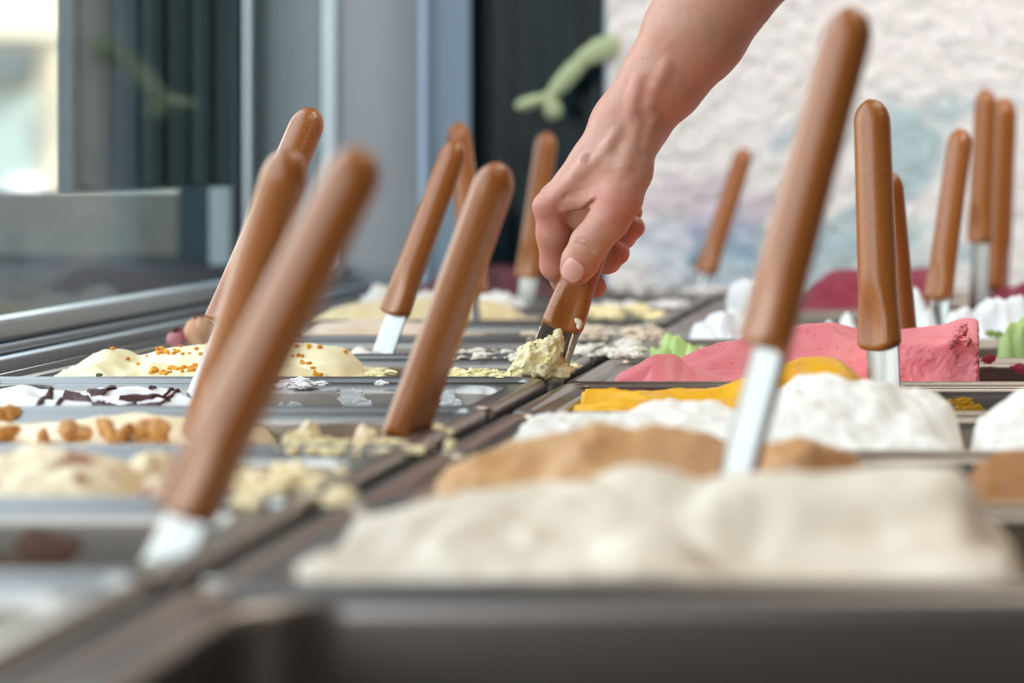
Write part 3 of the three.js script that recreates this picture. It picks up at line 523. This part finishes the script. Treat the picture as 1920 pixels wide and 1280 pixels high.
// chocolate shards draped over the white gelato
{
  const mat = std({ color: 0x451f1c, roughness: .75 }), G = choc;
  const place = (px, py) => { let d = 1.30; for (let k = 0; k < 200; k++, d += .0008) { const h = G.top(xAt(px, d), d); if (VY + (HC - h) * F / d <= py) break; } return [xAt(px, d), d]; };
  const shard = (pts) => {
    const c = pts.map(([px, py, w]) => [...place(px, py), w * 1.7 / F]), pos = [], idx = [], n = 24;
    for (let i = 0; i <= n; i++) {
      const t = i / n * (c.length - 1), k = Math.min(c.length - 2, Math.floor(t)), f = t - k, x = lerp(c[k][0], c[k + 1][0], f), d = lerp(c[k][1], c[k + 1][1], f), w = lerp(c[k][2], c[k + 1][2], f) * (1 + .35 * N3(i * .7, k, 4));
      for (let q = 0; q < 5; q++) { const o = (q / 4 - .5) * w * 1.3, dx = x + o * .35, dd = d + o * 1.9, lift = [-.003, .0012, .0020, .0012, -.003][q]; pos.push(dx - G.mid.x, RIM + G.top(dx, dd) + lift - G.mid.y, -dd - G.mid.z); }
    }
    for (let i = 0; i < n; i++) for (let q = 0; q < 4; q++) { const a = i * 5 + q; idx.push(a, a + 5, a + 1, a + 1, a + 5, a + 6); }
    part('chocolate_shard', geom(pos, idx), mat, G.t);
  };
  shard([[95, 730, 12], [90, 745, 18], [75, 762, 14], [60, 770, 5]]);
  shard([[122, 738, 8], [140, 744, 26], [185, 756, 20], [200, 762, 12], [255, 760, 4]]);
  shard([[140, 744, 16], [115, 750, 14], [104, 766, 12]]);
  shard([[165, 735, 5], [185, 737, 22], [205, 734, 24], [215, 722, 8], [238, 721, 3]]);
  shard([[225, 748, 4], [260, 748, 14], [290, 744, 16], [320, 734, 14], [340, 730, 10], [365, 735, 4]]);
  shard([[290, 746, 8], [330, 738, 10], [352, 732, 7]]);
  shard([[200, 764, 14], [170, 768, 10], [155, 770, 4]]);
  shard([[215, 768, 6], [265, 768, 14], [300, 762, 13], [318, 753, 5]]);
  shard([[282, 728, 7], [290, 730, 7]]);
}
// toppings
function onTop(G, px, py) { let d = G.za; for (; d < G.zb; d += .0006) { const h = G.top(xAt(px, d), d); if (VY + (HC - h) * F / d <= py) break; } const x = xAt(px, d); return V(x, RIM + G.top(x, d), -d); }
{
  const kernels = [0, 1, 2].map((k) => nets((x, y, z) => {
    const lobe = (cx, cy, r) => Math.hypot(x - cx, (y - cy) * 1.0, z * 1.5) - r;
    let d = smin(smin(lobe(-.0032, .0030, .0052), lobe(.0030, .0034, .005), .0012), smin(lobe(-.0026, -.0042, .0046), lobe(.0032, -.0036, k === 1 ? .003 : .0048), .0012), .0014);
    return d + .0032 * fbm(x * 210 + k * 9, y * 210, z * 210, 3) + .0014 * Math.abs(N3(x * 420 + k, y * 420, z * 420)) - .0004;
  }, [-.013, -.013, -.012], [.013, .013, .012], .0007));
  for (const g of kernels) { const p = g.attributes.position, c = []; for (let i = 0; i < p.count; i++) { const t = clamp(.5 + 1.4 * fbm(p.getX(i) * 260, p.getY(i) * 260, p.getZ(i) * 260, 3)); c.push(lerp(.72, .50, t), lerp(.40, .20, t), lerp(.14, .045, t)); } g.setAttribute('color', new THREE.Float32BufferAttribute(c, 3)); }
  const mat = std({ vertexColors: true, roughness: .5 }); let nk = 0;
  for (const [px, py, s, label, ry] of [[285, 826, 1.15, 'walnut kernel standing upright, rightmost of those on the peach cream', 0], [205, 822, 1.1, 'broken walnut piece left of the upright kernel', 1.2], [232, 826, .75, 'small walnut crumb beside the broken walnut piece', 2.2], [140, 816, 1.0, 'walnut half sunk in the peach cream, third kernel from the right', 2.9], [12, 790, 1.1, 'walnut kernel cut by the left edge, higher of two', .4], [2, 828, 1.0, 'walnut kernel cut by the left edge, lower of two', 1.9], [82, 838, .8, 'pale walnut chip low in the peach cream', .9]]) {
    const p = onTop(walnutCream, px, py), m = single('walnut', label, 'walnut', kernels[nk++ % 3], mat, 'walnuts on the peach cream'); m.position.copy(p).add(V(0, .002, 0)); m.scale.setScalar(s); m.rotation.set(ry * .6, ry * 2, ry * .4);
  }
}
{ // pollen grains
  const g = new THREE.IcosahedronGeometry(.0016, 1), p = g.attributes.position; for (let i = 0; i < p.count; i++) { const k = 1 + .3 * N3(p.getX(i) * 700, p.getY(i) * 700, p.getZ(i) * 700); p.setXYZ(i, p.getX(i) * k, p.getY(i) * k * .85, p.getZ(i) * k); } g.computeVertexNormals();
  const mats = [0xe09a12, 0xd9830c, 0xeead22].map((c) => std({ color: c, roughness: .55 })), r = rng(77);
  const spots = [[211, 655], [240, 675], [258, 684], [275, 668], [338, 650], [340, 645], [368, 655], [342, 665], [355, 664], [376, 665]];
  const clusters = [[305, 660, 10, 5, 8], [318, 664, 12, 5, 7], [330, 660, 8, 4, 4], [290, 696, 8, 4, 5], [310, 699, 14, 4, 9], [330, 692, 14, 4, 9], [355, 694, 14, 4, 9], [370, 690, 10, 5, 9], [384, 694, 8, 7, 8], [566, 651, 20, 4, 4], [572, 680, 8, 6, 4], [582, 692, 8, 6, 4], [595, 704, 8, 4, 3], [555, 667, 14, 4, 3], [605, 650, 8, 4, 2], [648, 661, 6, 4, 2]];
  for (const [x, y, sx, sy, n] of clusters) for (let i = 0; i < n; i++) spots.push([x + (r() * 2 - 1) * sx, y + (r() * 2 - 1) * sy]);
  for (const [px, py] of spots) { const q = onTop(custard, px, py), m = single('pollen_grain', 'tiny orange pollen grain on the pale yellow custard gelato', 'pollen', g, mats[Math.floor(r() * 3)], 'pollen grains on the custard'); m.position.copy(q).add(V(0, .0006, 0)); m.scale.setScalar(.55 + .65 * r()); m.rotation.y = r() * 6; }
  const m = single('pistachio_crumb', 'single dark green crumb low on the pale yellow custard', 'crumb', g, std({ color: 0x5a6440, roughness: .6 })); m.position.copy(onTop(custard, 186, 704)); m.scale.setScalar(1.4);
}
{ // dried rosebuds
  const petal = (a0, r0, r1, h, open) => sheet((u, v) => { const a = a0 + (u - .5) * 1.9, t = v, r = r0 * Math.pow(Math.sin(Math.PI * (.10 + .70 * t)), .8) * (1 + open * t + .10 * N3(a * 3, t * 3, h * 900)), e = h * (t + .16 * t * (1 - (2 * u - 1) ** 2) + .22 * t * t * N3(u * 5, a0 * 3, h * 700)); return [Math.sin(a) * r, e, Math.cos(a) * r]; }, 8, 8, .0006);
  const bud = (px, py, d, s, colors, label, tilt) => {
    const t = thing('rosebud', label, 'rosebud', at(px, py, d), 'dried rosebuds at the left end of a tray');
    t.scale.setScalar(s); t.rotation.set(tilt, 0, -tilt * .7);
    for (let i = 0; i < 8; i++) part('petal', petal(i * 2.4, .0088 - (i > 4 ? .003 : 0), 0, .0185 - .0012 * (i % 3), i < 5 ? .12 : -.25), std({ color: colors[i % colors.length], roughness: .75, side: THREE.DoubleSide }), t);
    part('calyx', new THREE.SphereGeometry(.0052, 12, 8).translate(0, .001, 0), std({ color: 0x7b7350, roughness: .8 }), t);
  };
  bud(370, 650, 1.70, 1.05, [0xdca98a, 0xb8705a, 0xcf8a70, 0xe2bb9a], 'largest rosebud, tan and pink, standing upright behind the custard', .12);
  bud(327, 652, 1.70, .68, [0xcf8a92, 0xa8586c, 0xbb6f7e], 'small pink rosebud left of the tan one', .35);
  bud(408, 652, 1.70, .72, [0xb0648a, 0x8a3c64, 0x9c4c74], 'purple pink rosebud right of the tan one, half behind a handle', -.3);
}

// ---------------------------------------------------------------- the person's hand and forearm, gripping a spatula
const HD = 1.465, P3 = (px, py, dz = 0) => at(px, py, HD - dz / 1000);   // dz: millimetres towards the eye
{
  // the held spatula
  const bot = P3(1056, 606, 2), top = P3(1192, 226, -26);
  const t = spatula('spatula held in the hand, scraping up pale yellow gelato', top, bot, R(6), { blade: BLADE_SHORT, handle: HANDLE_MID });
  const mm = (v) => v / 1000, mm3 = (a) => a.map((p) => ({ p: P3(p[0], p[1], p[2]), r: mm(p[3]) }));
  const chain = (a) => mm3(a);
  const bones = {
    arm: [chain([[1180, 234, -2, 18.5], [1238, 150, -2, 23], [1297, 62, 0, 29], [1420, -125, 4, 37], [1585, -370, 10, 42]]), chain([[1186, 240, -20, 17], [1250, 152, -22, 22], [1310, 66, -22, 27], [1425, -120, -20, 36], [1585, -370, -10, 42]])],
    palm: [
      chain([[1166, 226, 0, 15.5], [1112, 300, 6, 13], [1029, 389, 6, 9.2]]),         // index metacarpal
      chain([[1170, 232, -16, 15], [1110, 310, -14, 12], [1042, 372, -14, 9.2]]),      // middle
      chain([[1176, 236, -28, 14], [1120, 312, -32, 11], [1064, 356, -34, 8.6]]),      // ring
      chain([[1184, 240, -36, 13], [1135, 312, -46, 10], [1092, 340, -51, 8]]),        // little
      chain([[1168, 240, 8, 14], [1146, 306, 12, 15], [1108, 352, 9, 10]]),         // first web
      chain([[1130, 330, 8, 10], [1078, 362, 6, 8]]),
      chain([[1182, 250, -10, 16], [1165, 320, -24, 13]]),
      chain([[1140, 316, -2, 12], [1104, 372, -5, 10], [1066, 402, -6, 9]]), chain([[1152, 330, 2, 12], [1128, 392, 0, 9], [1100, 420, -4, 7]]),
    ],
    thumb: [chain([[1194, 258, 8, 12.5], [1178, 318, 15, 15], [1160, 372, 21, 14.2], [1142, 412, 23, 12.2], [1106, 456, 24, 11.6], [1088, 490, 20, 11.2], [1080, 506, 17.5, 9.8]])],
    fingers: [
      chain([[1029, 389, 5, 9.2], [1036, 440, 2, 9.6], [1040, 497, -7, 8.8], [1058, 524, -20, 8], [1088, 542, -30, 7.6], [1116, 537, -24, 7.2]]),
      chain([[1042, 372, -14, 9], [1052, 470, -36, 8.8], [1100, 498, -50, 8.2], [1140, 488, -42, 8], [1158, 474, -30, 7.8]]),
      chain([[1064, 356, -34, 8.4], [1075, 440, -60, 8.4], [1130, 452, -64, 7.8], [1168, 444, -54, 7.6], [1188, 426, -42, 7.4]]),
      chain([[1092, 340, -51, 7.6], [1105, 405, -76, 7.6], [1150, 415, -78, 7], [1186, 398, -62, 6.6]]),
    ],
  };
  const limb = (c, x, y, z, k) => { let d = 1e9; for (let i = 0; i < c.length - 1; i++) { const e = capsule(x, y, z, c[i].p, c[i + 1].p, c[i].r, c[i + 1].r); d = i ? smin(d, e, k) : e; } return d; };
  const yK = P3(0, 372).y, yF = P3(0, 425).y;
  const base = (x, y, z) => {
    let arm = smin(limb(bones.arm[0], x, y, z, .01), limb(bones.arm[1], x, y, z, .01), .016);
    let palm = 1e9; for (const c of bones.palm) palm = smin(palm, limb(c, x, y, z, .006), .011);
    let d = smin(arm, palm, .016);
    const th = limb(bones.thumb[0], x, y, z, .004), s = sstep(yK, yF, y);
    d = smin(d, th, lerp(.010, .0012, s));
    let f = 1e9; for (const c of bones.fingers) f = smin(f, limb(c, x, y, z, .004), .0012);
    return smin(d, f, lerp(.006, .0010, s));
  };
  // raised tendons, veins and creases, laid where the view ray meets the skin
  const eye = V(0, CY, 0);
  const skinAt = (px, py, inset) => { const q = P3(px, py, 60), dir = q.clone().sub(eye).normalize(); let p = q.clone(); for (let i = 0; i < 80; i++) { const d = base(p.x, p.y, p.z); if (d < 1e-4) break; p.addScaledVector(dir, d * .9); } return p.addScaledVector(dir, inset); };
  const line = (pts, inset, r) => pts.map(([x, y]) => ({ p: skinAt(x, y, inset), r }));
  const ridges = [
    line([[1200, 150], [1190, 185], [1181, 222]], .0027, .0030), line([[1194, 236], [1189, 262], [1181, 284], [1172, 312]], .0027, .0030),
    line([[1226, 222], [1214, 250], [1208, 272]], .0024, .0026), line([[1140, 276], [1118, 300], [1092, 325]], .0012, .0017), line([[1155, 250], [1138, 278]], .0013, .0018),
    line([[1100, 300], [1070, 340], [1040, 372]], .0019, .0022), line([[1062, 386], [1090, 380], [1112, 372]], .0022, .0024), line([[1250, 120], [1230, 165], [1218, 200]], .0022, .0024),
  ];
  const grooves = [
    line([[1084, 446], [1100, 452], [1118, 466]], -.0002, .0010), line([[1080, 454], [1098, 462], [1112, 474]], -.0001, .0011), line([[1090, 462], [1104, 470]], -.0002, .0009),
    line([[1070, 396], [1092, 392], [1116, 374]], -.0004, .0012),
    line([[1060, 366], [1075, 360], [1092, 356]], -.0003, .0007), line([[1058, 372], [1080, 366]], -.0003, .0007),
  ];
  // thumbnail
  const nc = skinAt(1074, 505, .0006), ax = P3(1080, 506, 17).sub(P3(1106, 456, 24)).normalize();
  const nn = eye.clone().sub(nc); nn.addScaledVector(ax, -nn.dot(ax)).normalize().addScaledVector(V(-1, .1, 0), .35).addScaledVector(ax, .10).normalize(); nn.addScaledVector(ax, -nn.dot(ax)).normalize();
  const ns = ax.clone().cross(nn);
  const nail = (x, y, z) => { const dx = x - nc.x, dy = y - nc.y, dz = z - nc.z, a = dx * ax.x + dy * ax.y + dz * ax.z - .0005, s = dx * ns.x + dy * ns.y + dz * ns.z, n = dx * nn.x + dy * nn.y + dz * nn.z + 46 * s * s + 7 * a * a;
    const e = Math.pow(Math.pow(Math.abs(a / .0074), 3) + Math.pow(Math.abs(s / .0068), 3), 1 / 3) - 1; return Math.max(e * .0066, Math.abs(n - .0003) - .0015); };
  const field = (x, y, z) => {
    let d = base(x, y, z); if (Math.abs(d) > .012) return d;
    for (const r of ridges) d = smin(d, limb(r, x, y, z, .002), .0055);
    for (const g of grooves) d = smax(d, -limb(g, x, y, z, .001), .0012);
    if (y > yF) d += .0006 * fbm(x * 95, y * 95, z * 95, 2);
    return d;
  };
  const lo = [1e9, 1e9, 1e9], hi = [-1e9, -1e9, -1e9];
  for (const g of Object.values(bones)) for (const c of g) for (const { p, r } of c) p.toArray().forEach((q, k) => { lo[k] = Math.min(lo[k], q - r - .006); hi[k] = Math.max(hi[k], q + r + .006); });
  const geo = nets(field, lo, hi, .0010), pos = geo.attributes.position, col = [], uv = [];
  const mole = skinAt(1099, 297, 0), spots = [[1120, 301, .0018], [1170, 150, .001], [1205, 110, .0012], [1250, 90, .0009], [1190, 350, .0012]].map(([a, b, r]) => [skinAt(a, b, 0), r]);
  const knuckle = [P3(1010, 400, 8), P3(1012, 480, 0), P3(1160, 395, 34), P3(1075, 520, 26), P3(1150, 480, -24), P3(1120, 540, -18), P3(1185, 430, -34), P3(1218, 180, 12)];
  for (let i = 0; i < pos.count; i++) {
    const x = pos.getX(i), y = pos.getY(i), z = pos.getZ(i), q = V(x, y, z);
    let red = .25 * sstep(0, .5, fbm(x * 40, y * 40, z * 40, 3) + .1), dark = 0;
    for (const k of knuckle) red += .55 * sstep(.026, .004, q.distanceTo(k));
    red = clamp(red + .28 * fbm(x * 170, y * 170, z * 170, 2));
    const dm = q.distanceTo(mole) + .0012 * N3(x * 500, y * 500, z * 500); dark += .8 * sstep(.0046, .0030, dm);
    for (const [p, r] of spots) dark += .3 * sstep(r * 1.4, r * .7, q.distanceTo(p));
    dark += .10 * sstep(.25, .5, N3(x * 300, y * 300, z * 300));
    let c = [lerp(.57, .56, red), lerp(.29, .17, red), lerp(.215, .13, red)];
    col.push(lerp(c[0], .33, clamp(dark)), lerp(c[1], .125, clamp(dark)), lerp(c[2], .075, clamp(dark)));
    uv.push((x - z * .7) / .03, (y + z * .5) / .03);
  }
  geo.setAttribute('color', new THREE.Float32BufferAttribute(col, 3)); geo.setAttribute('uv', new THREE.Float32BufferAttribute(uv, 2));
  const skinBump = tex(256, (u, v) => { const g = N3(u * 40, v * 40, 3) + .6 * N3(u * 90, v * 90, 8); return [128 + 60 * g]; }, { color: false }); skinBump.wrapS = skinBump.wrapT = THREE.MirroredRepeatWrapping;
  const skin = phys({ vertexColors: true, roughness: .48, bumpMap: skinBump, bumpScale: .00025, sheen: .2, sheenColor: new THREE.Color(.9, .5, .4), sheenRoughness: .6 });
  const root = thing('person', 'bare hand and forearm reaching down, gripping a brown spatula handle', 'person', P3(1585, -370, 0));
  const o = root.position; geo.translate(-o.x, -o.y, -o.z); part('arm', geo, skin, root);
  const ng = nets(nail, [nc.x - .009, nc.y - .009, nc.z - .007], [nc.x + .009, nc.y + .009, nc.z + .006], .0004); ng.translate(-o.x, -o.y, -o.z);
  part('thumbnail', ng, phys({ color: 0xd9a294, roughness: .28, clearcoat: .4, clearcoatRoughness: .2 }), root);

  // the yellow gelato heaped before the held blade
  const blobs = [[985, 698, 6, 5.5], [960, 702, 4, 3], [1000, 672, 6, 9.5], [1022, 690, 6, 8], [1012, 654, 5, 5.8], [1030, 663, 6, 7], [1050, 692, 4, 4.5], [1044, 642, 6, 3.0], [1046, 628, 7, 2.0], [1050, 616, 7, 1.0], [1034, 650, 5, 4.5], [1068, 692, 2, 2.4], [1025, 678, 10, 6], [975, 690, 5, 4]].map(([x, y, z, r]) => [P3(x, y, z), r / 1000]);
  const strands = [[[1044, 690, 9], [1066, 702, 8], 1.6], [[1030, 700, 10], [1062, 706, 8], 1.5], [[960, 704, 5], [930, 706, 4], 1.6], [[1042, 645, 7], [1051, 611, 7], 2.0]].map(([a, b, r]) => [P3(...a), P3(...b), r / 1000]);
  const heapField = (x, y, z) => { let d = 1e9; for (const [p, r] of blobs) d = smin(d, Math.hypot(x - p.x, y - p.y, z - p.z) - r, .005); for (const [a, b, r] of strands) d = smin(d, capsule(x, y, z, a, b, r, r * .6), .0015);
    const dd = Math.hypot(x - P3(1012, 672, 16).x, (y - P3(1012, 672, 16).y) * 1.3, z - P3(1012, 672, 16).z) - .0052; d = smax(d, -dd, .002);   // a torn hollow
    return d + .0042 * fbm(x * 170, y * 230, z * 170, 4) + .0016 * Math.abs(N3(x * 480, y * 480, z * 480)) - .0008; };
  const bl = blobs.map((b) => b[0]), L3 = [P3(920, 720, -12), P3(1095, 600, 24)];
  const hg = nets(heapField, [L3[0].x, L3[0].y, L3[1].z - .04], [L3[1].x, L3[1].y, L3[1].z + .004], .0010);
  const hp = thing('gelato', 'torn heap of pale yellow gelato gathered on the held spatula', 'gelato', P3(1010, 706, 4)), hpo = hp.position;
  const hc = []; { const p = hg.attributes.position; for (let i = 0; i < p.count; i++) { const k = clamp(.5 + 1.3 * fbm(p.getX(i) * 160, p.getY(i) * 160, p.getZ(i) * 160, 3)); hc.push(lerp(.93, .90, k), lerp(.85, .72, k), lerp(.57, .33, k)); } }
  hg.setAttribute('color', new THREE.Float32BufferAttribute(hc, 3)); hg.translate(-hpo.x, -hpo.y, -hpo.z); part('scoop_mass', hg, std({ vertexColors: true, roughness: .5 }), hp);

  // dried gelato along the held blade's edges and on the handle's ear
  const crust = (pts, r, name) => { const c = pts.map(([x, y, z]) => P3(x, y, z)), f = (x, y, z) => { let d = 1e9; for (let i = 0; i < c.length - 1; i++) d = Math.min(d, capsule(x, y, z, c[i], c[i + 1], r, r)); return d + .0011 * fbm(x * 420, y * 420, z * 420, 3); };
    const a = [1e9, 1e9, 1e9], b = [-1e9, -1e9, -1e9]; for (const p of c) p.toArray().forEach((q, k) => { a[k] = Math.min(a[k], q - .005); b[k] = Math.max(b[k], q + .005); });
    const g = nets(f, a, b, .0006); t.updateMatrixWorld(true); g.applyMatrix4(t.matrixWorld.clone().invert()); part(name, g, std({ color: 0xe9dcc4, roughness: .6 }), t); };
  crust([[1077, 616, 6], [1071, 640, 6], [1061, 674, 6]], .0009, 'gelato_smear');
  crust([[1018, 604, 2], [1012, 619, 2], [1006, 634, 2]], .0007, 'gelato_smear');
  crust([[1082, 601, 10], [1088, 606, 10], [1086, 612, 10]], .0018, 'gelato_smear');
}

renderer.render(scene, camera);
